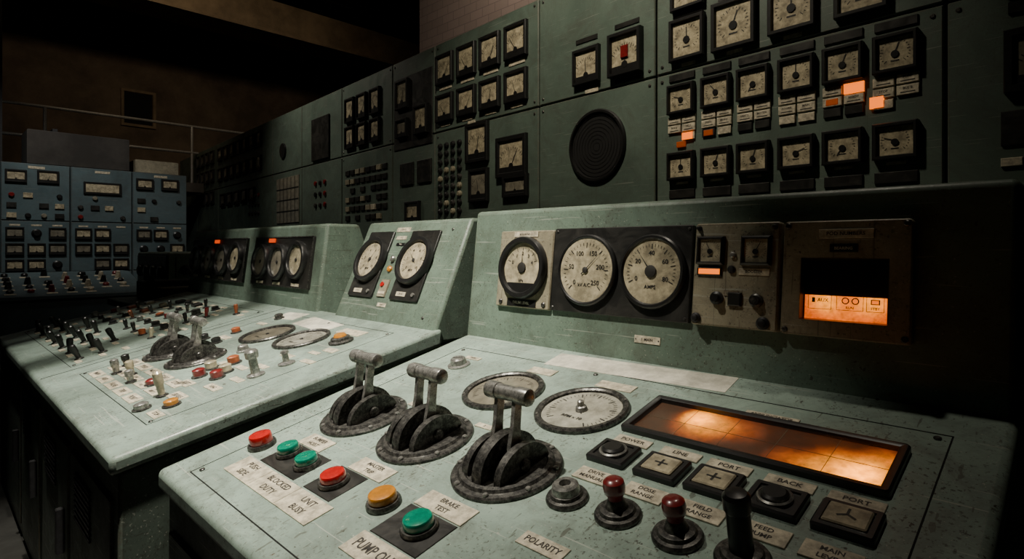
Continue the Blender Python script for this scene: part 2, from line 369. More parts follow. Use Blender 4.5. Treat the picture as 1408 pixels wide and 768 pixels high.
# ---------------------------------------------------------------- annunciator window on desk 3
m=MB("annunciator_window",D3,1.0635,.695)
m.rect(0,0,.463,.155,[(0,0),(0,.010),(.003,.013),(.010,.013),(.014,.011),(.015,.002)],"black_plastic",r=.008,cap=False)
m.rect(0,0,.436,.128,[(0,.0022)],"annunciator_glow")
for k in (-.131,-.0436,.0436,.131): m.box(k-.0004,k+.0004,-.064,.064,.002,.0028,"beige_metal")
m.box(-.218,.218,-.0004,.0004,.002,.0028,"beige_metal")
m.quad(0,0,.0085,.436,.128,"dusty_glass")
m.done()
# ---------------------------------------------------------------- desk 3 square selector buttons
def sq_button(fr,u,v,kind):
    m=MB("square_push_button",fr,u,v)
    m.rect(0,0,.080,.070,[(0,0),(0,.009),(.003,.012),(.010,.012),(.011,.009)],"black_plastic",r=.005)
    if kind=='round':
        m.lathe(0,0,[(.026,.009),(.026,.014),(.023,.016),(.020,.013)],"bare_steel",28,cap=False); m.lathe(0,0,[(.020,.010),(.020,.018),(.016,.021)],"black_plastic",28)
    else:
        m.rect(0,0,.056,.047,[(0,.009),(0,.013),(.002,.015)],"dial_face",r=.003)
        if kind=='plus': m.quad(0,0,.0155,.024,.004,"ink"); m.quad(0,0,.0155,.004,.022,"ink")
        else:
            for a in (90,210,330): m.quad(.007*math.cos(math.radians(a)),.007*math.sin(math.radians(a)),.0155,.014,.0035,"ink",math.radians(a))
    m.done()
for u,v,k in ((.876,.532,'round'),(.976,.531,'plus'),(1.069,.534,'plus'),(1.165,.533,'round'),(1.262,.535,'y')): sq_button(D3,u,v,k)
# ---------------------------------------------------------------- knobs
def flange(m,r): m.lathe(0,0,[(r,0),(r,.004),(r*.93,.008),(r*.78,.009),(r*.72,.014),(r*.62,.015)],"worn_steel",32)
m=MB("rotary_knob",D3,.883,.384); flange(m,.036); m.lathe(0,0,[(.024,.014),(.022,.026),(.018,.029),(.010,.029),(.009,.020)],"bare_steel",28); m.done()
for u,v in ((.979,.390),(1.080,.391)):
    m=MB("pull_knob",D3,u,v); flange(m,.037); m.lathe(0,0,[(.018,.014),(.015,.022),(.012,.030)],"worn_steel",24)
    m.lathe(0,0,[(.012,.026),(.0125,.034),(.0165,.040),(.0175,.050),(.016,.058),(.011,.062),(.005,.063)],"dark_red_cap",24); m.done()
m=MB("joystick_post",D3,1.172,.396); flange(m,.037); m.lathe(0,0,[(.016,.014),(.0155,.070),(.018,.074),(.018,.092),(.014,.097),(.006,.099)],"black_plastic",28); m.done()
# ---------------------------------------------------------------- round push buttons
def push(fr,u,v,r,cap,h=.016,name="push_button"):
    m=MB(name,fr,u,v)
    m.lathe(0,0,[(r,0),(r,.006),(r*.93,.010),(r*.80,.010)],"worn_steel",32)
    k=r*.80; m.lathe(0,0,[(k,.009),(k,.009+h*.7),(k*.93,.009+h*.9),(k*.7,.009+h),(k*.3,.009+h*1.03)],cap,32); m.done()
push(D3,.132,.187,.032,"red_cap",.022)
for u,v,r,c in ((.241,.202,.029,"green_cap"),(.333,.198,.029,"green_cap"),(.454,.193,.031,"red_cap"),(.608,.205,.032,"yellow_cap"),(.726,.195,.032,"green_cap")): push(D3,u,v,r,c)
m=MB("legend_plates",D3,parent=c3)
m.plate(.282,.195,.16,.086,0,.0016,"black_panel"); m.plate(.455,.195,.10,.086,0,.0016,"black_panel"); m.plate(.715,.190,.125,.086,0,.0016,"black_panel")
for i,t in enumerate((("PUSH","SIDE"),("BLOCKED","DUTY"),("UNIT","BUSY"))): label(m,.222+i*.125,.118,.1235,.058,t)
label(m,.252,.262,.10,.044,("BUMPER","HOIST")); label(m,.482,.262,.115,.044,("MASTER","TRIP")); label(m,.717,.258,.125,.044,("BRAKE","TEST")); label(m,.712,.118,.135,.05,("PUMP OUT",))
for x,t in ((.880,("POWER",)),(.979,("LINE",)),(1.068,("PORT",)),(1.166,("BACK",)),(1.259,("PORT",))): label(m,x,.590,.074,.026,t,t=.003)
for x,t in ((.884,("DRIVE","MANUAL")),(.985,("DOSE","RANGE")),(1.082,("FIELD","RANGE")),(1.174,("FEED","PUMP")),(1.262,("MAIN","LEVEL"))): label(m,x,.458,.072,.036,t,t=.003)
label(m,.925,.272,.085,.03,("POLARITY",)); label(m,1.05,.272,.085,.03,("REMOTE",)); label(m,1.064,.790,.10,.020,("ANNUNCIATOR",))
label(m,.474,.793,.085,.034,()); label(m,.707,.790,.10,.034,()); label(m,.205,.790,.06,.018,("TRIM",)); label(m,.31,.50,.05,.016,("1",)); label(m,.56,.50,.05,.016,("2",))
m.done()
m=MB("paper_strip",D3,.69,.888); m.X=Matrix.Rotation(.045,4,'Z'); m.plate(0,0,.50,.082,0,.0012,"paper",b=.0003)
for i in range(3): m.quad(-.03,.022-i*.02,.0013,.36,.0012,"cream_text")
m.done()
# ---------------------------------------------------------------- upright 3 instruments
m=MB("pressure_gauge",U3,.257,.227)
m.rect(0,0,.225,.238,[(0,0),(0,.010),(.003,.013)],"beige_metal",r=.006)
m.X=Matrix.Translation((0,.004,.012)); round_gauge(m,0,0,.096,92,txt="kPa",nums=("0","1","2","3","4"),a0=160,a1=20,h=.022,nw=.03,hub=.22,rim=.80); m.quad(0,-.062,.013,.11,.03,"black_plastic")
m.X=ID; label(m,0,.107,.10,.016,("BOILER NO 2",),.013); label(m,0,-.104,.12,.022,("DRUM LEVEL",),.013,"black_plastic","cream_text")
for x in (-.09,.09): screw(m,x,-.104,.008,.013)
m.done()
m=MB("twin_gauge_panel",U3,.592,.23)
m.plate(0,0,.44,.240,0,.012,"black_panel",.002,.004)
m.X=Matrix.Translation((0,0,.012)); round_gauge(m,-.092,0,.100,45,txt="kV A.C.",nums=("0","50","100","150","200","250"),h=.014,nw=.025,ring="black_plastic",hub=.10,rim=.90)
round_gauge(m,.115,.002,.095,128,txt="AMPS",nums=("0","20","40","60","80"),a0=205,a1=-25,h=.016,nw=.04,hub=.20)
for x in (-.21,.21):
    for y in (-.11,.11): screw(m,x,y,.004)
m.done()
m=MB("meter_module",U3,.923,.23)
m.rect(0,0,.198,.240,[(0,0),(0,.020),(.003,.024)],"beige_metal",r=.006)
m.X=Matrix.Translation((0,0,.024))
sq_meter(m,-.056,.055,.066,.066,120,'round',d=.014); sq_meter(m,.050,.055,.066,.066,60,'round',d=.014)
m.rect(-.058,.006,.060,.020,[(0,0),(0,.004),(.003,.006),(.004,.004)],"black_plastic",capmat="lamp_amber")
label(m,.046,.008,.068,.016,("BOOSTER",)); label(m,-.003,-.043,.034,.012,("LOCAL",),mat="beige_metal")
m.lathe(-.036,-.055,[(.015,0),(.015,.008),(.010,.010),(.009,.02)],"black_plastic",20); m.plate(.006,-.055,.030,.030,0,.008,"black_panel",.002); m.lathe(.054,-.055,[(.015,0),(.015,.006),(.011,.008),(.010,.016)],"worn_steel",20)
m.lathe(-.003,.045,[(.007,0),(.007,.006),(.004,.008)],"bare_steel",14); m.lathe(-.005,.012,[(.009,0),(.009,.005),(.006,.008)],"dark_metal",14)
for x,y,r in ((-.086,-.104,.012),(.070,-.104,.014),(-.088,.108,.006),(.088,.108,.006)): m.lathe(x,y,[(r,0),(r,.004),(r*.7,.007),(r*.6,.012),(r*.4,.013)],"dark_metal",18)
m.done()
m=MB("pod_display",U3,1.146,.229)
m.rect(0,0,.236,.240,[(0,0),(0,.018),(.003,.022)],"beige_metal",r=.008,cap=False)
ox,oy,ow,oh=0,-.022,.160,.128
def framed(m,W_,H_,ox,oy,ow,oh,z,mat):
    x0,x1,y0,y1=-W_/2,W_/2,-H_/2,H_/2; a0,a1,b0,b1=ox-ow/2,ox+ow/2,oy-oh/2,oy+oh/2
    V=[(x0,y0,z),(x1,y0,z),(x1,y1,z),(x0,y1,z),(a0,b0,z),(a1,b0,z),(a1,b1,z),(a0,b1,z)]
    m.add(V,[(0,1,5,4),(1,2,6,5),(2,3,7,6),(3,0,4,7)],mat)
framed(m,.230,.234,ox,oy,ow,oh,.022,"beige_metal")
m.rect(ox,oy,ow,oh,[(0,.022),(.003,.006),(.003,.002)],"black_plastic",cap=False)
m.quad(ox,oy,.002,ow,oh,"black_gap")
m.quad(ox,oy-.037,.005,.150,.050,"pod_glow")
for x0,x1 in ((-.068,-.024),(-.014,.034),(.040,.070)):
    for yy in (-.033,-.062): m.quad((x0+x1)/2,yy,.0056,x1-x0,.0009,"ink")
    for xx in (x0,x1): m.quad(xx,-.0475,.0056,.0009,.029,"ink")
for x,r in ((.002,.007),(.020,.007)): m.lathe(x,-.043,[(r,.0056)],"ink",18); m.lathe(x,-.043,[(r*.7,.006)],"lamp_amber",18)
m.quad(.055,-.043,.0056,.016,.010,"ink"); m.quad(.055,-.043,.006,.012,.007,"lamp_amber"); m.quad(-.058,-.044,.0056,.006,.010,"ink"); m.text("AUX",-.040,-.044,.0058,.007,"ink"); m.text("RUN",.010,-.057,.0058,.005,"ink"); m.text("STBY",.055,-.056,.0058,.005,"ink")
m.quad(0,-.028,.0056,.146,.0015,"ink")
label(m,.003,.092,.100,.019,("POD NUMBERS",),.022); label(m,0,.062,.050,.015,("BEARING",),.022,"black_plastic","cream_text")
m.quad(ox,oy,.019,ow-.004,oh-.004,"dusty_glass")
for x in (-.108,.108):
    for y in (-.110,.110): screw(m,x,y,.006,.022)
m.done()
m=MB("nameplate",U3,.696,.058); label(m,0,0,.075,.019,("1 MAIN",)); screw(m,-.033,0,.002,.0022); screw(m,.033,0,.002,.0022); m.done()
# ---------------------------------------------------------------- upright B and A
for cx,nd in ((.152,60),(.468,140)):
    m=MB("round_panel_gauge",UB,cx,.245)
    m.plate(0,0,.185,.30,0,.010,"black_panel",.002,.006); m.X=Matrix.Translation((0,.015,.010)); round_gauge(m,0,0,.102,nd,nums=("0","2","4","6","8","10"),txt="MW",hub=.10,rim=.80)
    m.X=ID; label(m,-.02,-.125,.06,.018,(lw(),),.010); m.lathe(.06,-.125,[(.008,.01),(.008,.016)],"bare_steel",12); m.done()
m=MB("legend_plates",UB,parent=c2)
label(m,.295,.405,.095,.020,("GEN 2",)); label(m,.30,.367,.07,.016,("LOAD",)); label(m,.31,.337,.06,.014,("TRIM",),mat="black_plastic",tm="cream_text")
m.lathe(.30,.27,[(.013,0),(.013,.012),(.008,.016)],"bare_steel",16); m.lathe(.30,.225,[(.013,0),(.013,.008),(.008,.012)],"yellow_cap",16)
m.plate(.305,.14,.055,.075,0,.006,"beige_metal"); m.lathe(.295,.155,[(.010,.006),(.010,.012)],"red_cap",14); label(m,.305,.12,.045,.012,(),.006); label(m,.33,.07,.06,.016,(lw(),)); screw(m,.62,.40); screw(m,.62,.04)
m.done()
def gpanel(u0,u1,gs,lampu,nm="gauge_panel"):
    m=MB(nm,UA,(u0+u1)/2,.225); w=u1-u0; c=(u0+u1)/2
    m.plate(0,0,w,.255,0,.012,"black_panel",.003,.006); m.rect(0,0,w,.255,[(0,.012),(0,.015),(.006,.015),(.006,.012)],"worn_steel",cap=False)
    m.X=Matrix.Translation((0,0,.012))
    for i,(g,nd,f) in enumerate(gs): round_gauge(m,g-c,-.004 if f!="dial_face" else .01,.094,nd,f,nums=None,hub=.12,rim=.78)
    for g,_,_ in gs: label(m,g-c,-.112,.08,.014,(lw(),))
    m.rect(lampu-c,.108,.07,.020,[(0,0),(0,.006)],"lamp_red"); m.done()
gpanel(.02,.925,[(.14,70,"dial_face_dim"),(.36,120,"dial_face_dim"),(.59,200,"dial_face_dim"),(.80,60,"dial_face")],.46)
gpanel(1.045,1.71,[(1.16,50,"dial_face_dim"),(1.365,100,"dial_face_dim"),(1.575,60,"dial_face")],1.26)
# ---------------------------------------------------------------- desk 2 small controls
sw=MB("toggle_switch_bank",D2,0,0,parent=c2); lb=MB("legend_plates",D2,0,0,parent=c2)
def toggle(x,y,c="black_plastic",h=.05,r=.009,lean=.2):
    sw.lathe(x,y,[(.018,0),(.018,.004),(.012,.007)],"worn_steel",14)
    X=sw.X; sw.X=Matrix.Translation((x,y,.005))@Matrix.Rotation(lean,4,'X'); sw.lathe(0,0,[(r*.7,0),(r*.8,h*.4),(r,h*.5),(r,h*.92),(r*.6,h)],c,12); sw.X=X
def rbtn(x,y,c,r=.018,h=.016):
    sw.lathe(x,y,[(r*1.3,0),(r*1.3,.004),(r,.006)],"worn_steel",16); sw.lathe(x,y,[(r,.005),(r,h),(r*.7,h+.003)],c,16)
def col(): return rnd.choice(["black_plastic"]*6+["worn_steel"]*3+["bare_steel"]*2+["dark_red_cap","orange_cap","dial_face","dial_face"])
for i in range(7):
    for j in range(3):
        x=.17+i*.19; y=.165+j*.085
        if j<2 or rnd.random()<.7: toggle(x+rnd.uniform(-.01,.01),y,"black_plastic",.062,.013,rnd.choice([-.2,.1,.25]))
        label(lb,x+.06,y-.012,.06,.022)
for i in range(9):
    for j in range(5):
        x=.14+i*.145; y=.44+j*.095
        if rnd.random()<.12: continue
        t=rnd.random(); c=col()
        if t<.45: rbtn(x,y,c,rnd.uniform(.014,.024),rnd.uniform(.012,.03))
        elif t<.8: toggle(x,y,c,.045,.010,rnd.uniform(-.3,.3))
        else: sw.rect(x,y,.06,.045,[(0,0),(0,.012),(.004,.016)],rnd.choice(["black_plastic","dial_face","black_plastic","orange_cap"]))
        label(lb,x+rnd.uniform(-.01,.01),y+.040,rnd.uniform(.05,.085),.020)
        if rnd.random()<.4: label(lb,x+.06,y-.005,.045,.024)
for i in range(5):
    for j in range(3):
        x=1.71+i*.125; y=.155+j*.062
        label(lb,x,y,.10,.040,(lw(),) if j!=1 else (lw(),lw()))
for x,y,c,h in ((1.80,.20,"bare_steel",.05),(1.90,.225,"dial_face",.05),(2.0,.20,"bare_steel",.04),(2.30,.215,"dial_face",.075),(1.72,.25,"black_plastic",.04)): toggle(x,y,c,h,.014,0)
for x,y,c in ((2.43,.205,"yellow_cap"),(2.36,.145,"bare_steel"),(2.12,.235,"dark_red_cap")): rbtn(x,y,c,.020,.016)
label(lb,2.36,.24,.09,.04,(lw(),)); label(lb,2.46,.155,.08,.03,(lw(),)); label(lb,2.25,.30,.08,.035,("RESET",)); label(lb,2.40,.33,.09,.03,(lw(),))
for x,y,c in ((2.17,.405,"dial_face"),(2.275,.415,"dial_face"),(2.31,.375,"dark_red_cap"),(2.22,.35,"dark_red_cap"),(2.20,.47,"orange_cap")): rbtn(x,y,c,.020,.024); 
for x,y in ((2.17,.45),(2.29,.46),(2.41,.40),(2.36,.50),(2.49,.60),(2.34,.60)): label(lb,x,y,.075,.024)
sw.lathe(2.435,.450,[(.028,0),(.028,.005),(.014,.010),(.013,.055),(.020,.060),(.021,.080),(.016,.086)],"bare_steel",20)
sw.lathe(2.43,.555,[(.028,0),(.028,.005),(.011,.010),(.010,.035),(.014,.040),(.012,.046)],"bare_steel",20)
sw.lathe(2.08,.55,[(.026,0),(.026,.005),(.020,.009),(.018,.022),(.012,.026)],"bare_steel",20)
sw.lathe(2.40,.775,[(.045,0),(.045,.006),(.036,.010),(.034,.018),(.026,.022)],"worn_steel",24); sw.lathe(2.40,.775,[(.024,.022),(.020,.030)],"yellow_cap",16)
label(lb,2.33,.86,.16,.05); label(lb,2.46,.70,.07,.03); label(lb,2.42,.66,.06,.02); label(lb,1.75,.60,.09,.03); label(lb,1.70,.78,.07,.024); 
for x,y in ((1.72,.66),(1.80,.55),(1.66,.55),(1.70,.86)): rbtn(x,y,col(),.018,.02)
sw.done(); lb.done()
m=MB("paper_sheet",D2,2.03,.875,parent=c2); m.X=Matrix.Rotation(-.08,4,'Z'); m.plate(0,0,.30,.10,0,.0012,"paper",b=.0003)
for i in range(4): m.quad(-.02,.03-i*.02,.0013,.22,.0015,"cream_text")
m.done()
m=MB("paper_sheet",D2,1.72,.905,parent=c2); m.X=Matrix.Rotation(.1,4,'Z'); m.plate(0,0,.17,.09,0,.0012,"paper",b=.0003); m.done()
# ---------------------------------------------------------------- back instrument cabinets
e=ew=empty("instrument_cabinet_bank",(-2.59,2.87,0))
b=MB("cabinet_carcass",W,parent=e); b.box(-9.7,3.4,0,2.90,-.5,-.022,"dark_metal"); b.done()
b=MB("panel_sheets",W,parent=e)
US=[-9.7,-8.45,-7.2,-5.96,-4.82,-3.89,-2.86,-1.85,-1.18,.018,.922,2.207,3.4]
for a,c in zip(US[:-1],US[1:]):
    for z0,z1 in ((0.0,1.22),(1.22,2.22),(2.22,2.93)):
        b.rect((a+c)/2,(z0+z1)/2,c-a-.012,z1-z0-.010,[(0,-.022),(0,-.005),(.005,0)],"wall_panel_paint",r=.004,seg=1)
        if a>-3:
            for x in (a+.04,c-.04):
                for z in (z0+.04,z1-.04): screw(b,x,z,.009)
b.done()
b=MB("panel_meters",W,0,0,.0005,parent=ew)
cols=[1.083,1.278,1.467,1.664,1.854,2.046]
for i,u in enumerate(cols):
    sq_meter(b,u,2.07,.156,.152,rnd.choice([20,90,130,160,240,70]),'round')
    sq_meter(b,u,1.722,.156,.145,rnd.choice([20,90,130,160,240,70]),'round')
    sq_meter(b,u,1.40,.156,.145,90,'round')
for u,z,w,h in ((1.117,2.374,.20,.217),(1.37,2.377,.222,.238),(1.644,2.375,.207,.221),(1.923,2.36,.2,.2),(1.12,2.62,.19,.19),(1.37,2.66,.19,.19),(1.64,2.66,.19,.19),(1.92,2.62,.19,.19)): sq_meter(b,u,z,w,h,rnd.choice([70,90,110,200]),'round')
sq_meter(b,.437,2.388,.205,.215,95,'fan'); sq_meter(b,.728,2.392,.228,.245,90,'fan',d=.04)
for u in (-1.033,-.750,-.475,-.195):
    sq_meter(b,u,2.705,.225,.235,rnd.choice([60,80,110,125]),'fan'); sq_meter(b,u,2.398,.225,.215,rnd.choice([60,80,110,125]),'fan')
sq_meter(b,-.62,2.07,.26,.29,80,'fan'); sq_meter(b,-.24,1.925,.31,.28,60,'fan')
sq_meter(b,-.60,1.755,.22,.24,100,'fan',"dial_face_dim"); sq_meter(b,-.20,1.72,.25,.15,100,'fan',"dial_face_dim")
for u in (-2.66,-2.41,-2.15):
    sq_meter(b,u,2.66,.19,.24,rnd.choice([60,90,120]),'fan'); sq_meter(b,u,2.39,.19,.22,rnd.choice([60,90,120]),'fan')
sq_meter(b,-1.50,1.60,.22,.18,80,'fan')
for i in range(7):
    for zz in (2.74,2.42): sq_meter(b,-7.05+i*.29,zz,.2,.2,rnd.choice([60,90,120]),'fan')
for i in range(4):
    for z in (2.75,2.45,2.1): sq_meter(b,-8.3+i*.27,z,.18,.2,90,'fan',"dial_face_dim")
for i in range(5): sq_meter(b,-6.9+i*.33,2.02,.22,.2,90,'fan',"dial_face_dim")
sq_meter(b,2.52,2.33,.30,.26,100,'fan',"dial_face_dim"); sq_meter(b,2.52,1.95,.28,.22,80,'fan',"dial_face_dim")
b.done()
b=MB("annunciator_tiles",W,0,0,.0005,parent=ew)
for i,u in enumerate(cols):
    for r in range(2):
        for k in range(2):
            x=u-.042+k*.084; z=1.962-r*.045
            b.plate(x,z,.076,.038,0,.010,"label_cream",.002)
            b.text(lw(),x,z+.006,.0105,.009,"ink",.06); b.quad(x,z-.009,.0105,.05,.004,"ink")
    for k in range(2): 
        if rnd.random()<.7: b.plate(u-.042+k*.084,1.872,.07,.036,0,.009,rnd.choice(["black_panel","label_cream"]),.002)
for x,z,w,h in ((1.118,1.873,.06,.036),(1.896,1.962,.076,.042),(1.980,1.885,.05,.045)): b.plate(x,z,w,h,0,.014,"lamp_amber",.003)
for x,z in ((1.08,1.835),(1.236,1.872),(1.812,1.917)): b.plate(x,z,.05,.028,0,.012,"lamp_amber_dim",.003)
for i in range(8):
    for j in range(6):
        if rnd.random()<.85: b.plate(-2.72+i*.105,2.04-j*.09,.085,.05,0,.012,rnd.choice(["black_panel","label_cream","beige_metal","black_panel"] if rnd.random()<.3 else ["black_panel","black_panel","beige_metal"]),.003)
b.done()
b=MB("indicator_lamps",W,0,0,.0005,parent=ew)
for i in range(4):
    for j in range(9): b.lathe(-1.10+i*.085,2.10-j*.065,[(.026,0),(.024,.014),(.014,.022)],rnd.choice(["black_plastic","black_plastic","worn_steel","black_plastic","beige_metal"]),12)
for u0,n in ((-3.50,3),(-5.7,4)):
    for i in range(n):
        for j in range(3): b.lathe(u0+i*.12,2.0-j*.12,[(.03,0),(.026,.014),(.014,.02)],rnd.choice(["black_plastic","dark_red_cap","worn_steel"]),12)
b.done()
b=MB("blanking_plates",W,0,0,0,parent=e)
b.plate(-1.515,2.46,.60,.62,0,.008,"black_panel",.003); b.plate(-3.36,2.48,.44,.46,0,.02,"black_panel",.004)
for i in range(2):
    b.plate(-1.60+i*.27,1.93,.21,.19,0,.015,"black_panel",.004)
b.plate(-4.31,1.87,.70,.55,0,.01,"dial_face_dim",.003)
for i in range(1,6): b.box(-4.66+i*.117-.006,-4.66+i*.117+.006,1.6,2.14,.010,.012,"black_panel")
for j in range(1,4): b.box(-4.655,-3.965,1.6+j*.135-.008,1.6+j*.135+.008,.010,.012,"black_panel")
b.lathe(-4.45,2.48,[(.09,0),(.09,.02),(.07,.025)],"black_plastic",24)
for u,z in ((1.117,2.51),(1.37,2.52),(1.644,2.51),(.43,2.55),(.73,2.56),(.44,2.268),(.73,2.25)): b.plate(u,z,.17,.028,0,.005,"black_panel")
for u in cols:
    b.plate(u,2.185,.15,.036,0,.008,"black_panel",.002); b.plate(u,1.578,.15,.045,0,.008,"black_panel",.002)
    b.plate(u,1.635,.07,.012,0,.004,"label_cream",.001)
for u in (-1.033,-.75,-.475,-.195): b.plate(u,2.56,.16,.03,0,.005,"label_cream"); b.plate(u,2.265,.12,.022,0,.005,"label_cream")
for u in (1.12,1.37,1.644): b.plate(u,2.245,.08,.018,0,.004,"label_cream",.001)
b.plate(.47,2.235,.10,.022,0,.004,"label_cream",.001); b.plate(-.7,2.235,.09,.02,0,.004,"label_cream",.001)
b.plate(.728,2.40,.05,.07,.022,.03,"dark_red_cap",.003)
b.plate(2.52,2.14,.26,.04,0,.01,"black_panel"); b.plate(2.52,1.72,.3,.12,0,.01,"black_panel",.003)
for i in range(4): b.plate(2.40+i*.08,1.60,.06,.03,0,.01,"label_cream",.002)
b.done()
b=MB("round_ventilator",W,.511,1.902,parent=ew)
b.lathe(0,0,[(.215,0),(.215,.012),(.208,.020),(.195,.020),(.190,.006)],"black_plastic",56,cap=False); b.lathe(0,0,[(.192,.004),(.12,.005),(.06,.004),(.03,.003)],"black_gap",56)
for k in range(1,9): b.lathe(0,0,[(k*.022+.001,.008),(k*.022+.001,.009),(k*.022+.003,.009),(k*.022+.003,.008)],"black_gap",48,cap=False)
for a in range(4): b.lathe(.203*math.cos(a*pi/2+.78),.203*math.sin(a*pi/2+.78),[(.006,.02),(.004,.024)],"worn_steel",8)
b.done()
b=MB("panel_meters",W,0,0,.009,parent=ew); sq_meter(b,-1.655,2.62,.20,.25,80,'fan'); sq_meter(b,-1.36,2.36,.20,.24,90,'fan'); sq_meter(b,-1.66,2.33,.18,.16,90,'fan',"dial_face_dim")
b.done()
# ---------------------------------------------------------------- left blue cabinets
for k in range(-4,4):
    y0=.704+.66*k
    if y0+.66>2.75: break
    e=empty("switchgear_cabinet",(-9,y0+.33,0))
    b=MB("carcass",LP,parent=e); b.box(y0+.004,y0+.656,0,2.30,-.6,-.014,"blue_panel_paint",.006); b.done()
    b=MB("door_panels",LP,parent=e)
    for z0,z1 in ((.08,1.0),(1.0,1.62),(1.62,2.30)): b.rect(y0+.33,(z0+z1)/2,.64,z1-z0-.012,[(0,-.014),(0,-.003),(.004,0)],"blue_panel_paint")
    b.done()
    b=MB("front_instruments",LP,parent=e)
    if k%2==0:
        sq_meter(b,y0+.14,2.14,.2,.15,110,'fan'); sq_meter(b,y0+.44,2.15,.21,.155,70,'fan')
    else: b.plate(y0+.33,2.05,.36,.11,0,.02,"dial_face",.004); b.rect(y0+.33,2.05,.40,.15,[(0,0),(0,.026),(.02,.026)],"black_plastic",cap=False)
    for j in range(3):
        z=1.92-j*.12
        for i in range(4):
            x=y0+.1+i*.15; t=rnd.random()
            if t<.35: continue
            if t<.6: b.lathe(x,z,[(.03,0),(.028,.02),(.02,.03)],rnd.choice(["black_plastic","worn_steel","dark_red_cap","dial_face_dim"]),14)
            else: b.plate(x,z,.09,.06,0,.02,rnd.choice(["black_panel","dial_face","black_panel"]),.003)
    for j in range(3):
        z=1.47-j*.19
        for i in range(3):
            x=y0+.13+i*.2; t=rnd.random()
            if t<.6: sq_meter(b,x,z,.17,.14,90,'fan',"dial_face" if t<.35 else "dial_face_dim")
            elif t<.85: b.lathe(x,z,[(.05,0),(.05,.01),(.035,.02),(.03,.05)],"black_plastic",18)
    for i in range(3): b.plate(y0+.13+i*.2,1.565,.10,.02,0,.004,"label_cream",.001)
    b.plate(y0+.33,2.255,.16,.03,0,.004,"label_cream",.001)
    b.done()
# ---------------------------------------------------------------- left low desk
e=empty("switch_desk",(-7.3,.2,0))
b=MB("desk_body",parent=e)
b.X=Matrix.Rotation(pi/2,4,'Z')
b.extrude_x([(7.32,0),(7.32,.80),(8.0,1.0),(8.3,1.0),(8.3,0)],-1.9,1.75,"blue_panel_paint"); b.done(.01,True)
b=MB("desk_top",parent=e); b.X=Matrix.Rotation(pi/2,4,'Z'); b.extrude_x([(7.3,.785),(7.3,.83),(8.0,1.027),(8.32,1.027),(8.32,.985)],-1.92,1.77,"blue_panel_paint"); b.done(.008,True)
b=MB("desk_switches",D1,parent=e)
for i in range(22):
    for j in range(5):
        x=-1.75+i*.16; y=.10+j*.13; t=rnd.random()
        if t<.75: label(b,x,y-.035,.09,.035)
        if t<.85: b.lathe(x,y+.02,[(.03,0),(.028,.02),(.018,.03 if t>.3 else .07)],rnd.choice(["black_plastic","black_plastic","black_plastic","dark_red_cap","label_cream","worn_steel"]),10)
b.done()
# ---------------------------------------------------------------- dark relay box between desks
e=empty("relay_cabinet",(-5.65,1.8,0))
b=MB("cabinet",parent=e); b.box(-6.10,-5.2,1.416,2.1,0,1.26,"upright_paint",.012); b.done()
FB=frame((-6.1,1.416,0),(1,0,0),(0,0,1))
b=MB("front_panel",FB,parent=e); b.plate(.45,1.09,.84,.28,0,.012,"black_panel",.003)
for i in range(4): b.lathe(.14+i*.2,1.1,[(.05,.012),(.05,.03),(.03,.04)],"black_plastic",16)
b.done()
FB2=frame((-5.2,1.416,0),(0,1,0),(0,0,1))
b=MB("side_fittings",FB2,parent=e); b.plate(.3,1.12,.5,.2,0,.006,"upright_paint",.002); b.lathe(.12,1.12,[(.04,.006),(.04,.02),(.02,.03)],"black_plastic",16); label(b,.4,1.14,.14,.05,(),.006); b.done()
b=MB("side_table",ID); b.box(-5.15,-4.45,1.0,1.6,.88,.93,"upright_paint",.006)
for x in (-5.10,-4.54):
    for y in (1.05,1.51): b.box(x,x+.04,y,y+.04,0,.88,"dark_metal")
b.box(-5.1,-4.5,1.06,1.54,.3,.33,"dark_metal"); b.done()
b=MB("relay_unit",ID); b.box(-5.0,-4.75,1.15,1.5,.93,1.06,"dark_metal",.008); b.box(-4.72,-4.52,1.2,1.5,.93,1.02,"beige_metal",.006)
for i in range(3): b.tube((-4.95+i*.08,1.2,1.06),(-4.95+i*.08,1.2,1.10),.015,"black_plastic")
b.done()
# ---------------------------------------------------------------- hall
def roombox(name,x0,x1,y0,y1,z0,z1,mat):
    m=MB(name); m.box(x0,x1,y0,y1,z0,z1,mat); return m.done()
roombox("floor",-14.2,4.2,-5.2,9.2,-.1,0,"floor_lino")
roombox("ceiling",-14.2,4.2,-5.2,9.2,7.0,7.1,"concrete")
roombox("wall_left",-14.2,-14,-5,9,0,7,"hall_wall")
roombox("wall_right",4,4.2,-5,9,0,7,"hall_wall")
roombox("wall_front",-14.2,4.2,-5.2,-5,0,7,"hall_wall")
roombox("wall_back",-14,-6.2,9,9.2,0,7,"hall_wall")
roombox("wall_inner",-6.2,4,4.6,9.2,0,7,"brick_tile")
e=empty("ceiling_beams",(-11,0,5.5))
for x,z0,z1,w in ((-11,5.25,5.85,.5),(-8.2,6.1,6.6,.4),(-12.9,5.9,6.4,.4)):
    m=MB("beam",parent=e); m.box(x-w/2,x+w/2,-4.99,8.99,z0,z1,"beam_paint"); m.box(x-w/2-.12,x+w/2+.12,-4.99,8.99,z0-.04,z0,"beam_paint"); m.done()
for y in (-2,1.2,4.2,7):
    m=MB("cross_beam",parent=e); m.box(-13.99,-6.3 if y>4.4 else 3.99,y-.15,y+.15,6.6,6.99,"dark_metal"); m.done()
for i in range(4):
    m=MB("conduit",parent=e); m.tube((-9.6-i*.25,-4.9,6.0),(-9.6-i*.25,8.9,6.0),.04,"dark_metal"); m.done()
m=MB("support_column"); m.box(-10.35,-9.95,.45,.8,0,6.55,"dark_metal"); m.done()
m=MB("window_1",frame((-14,0,0),(0,1,0),(0,0,1)),3.25,4.15)
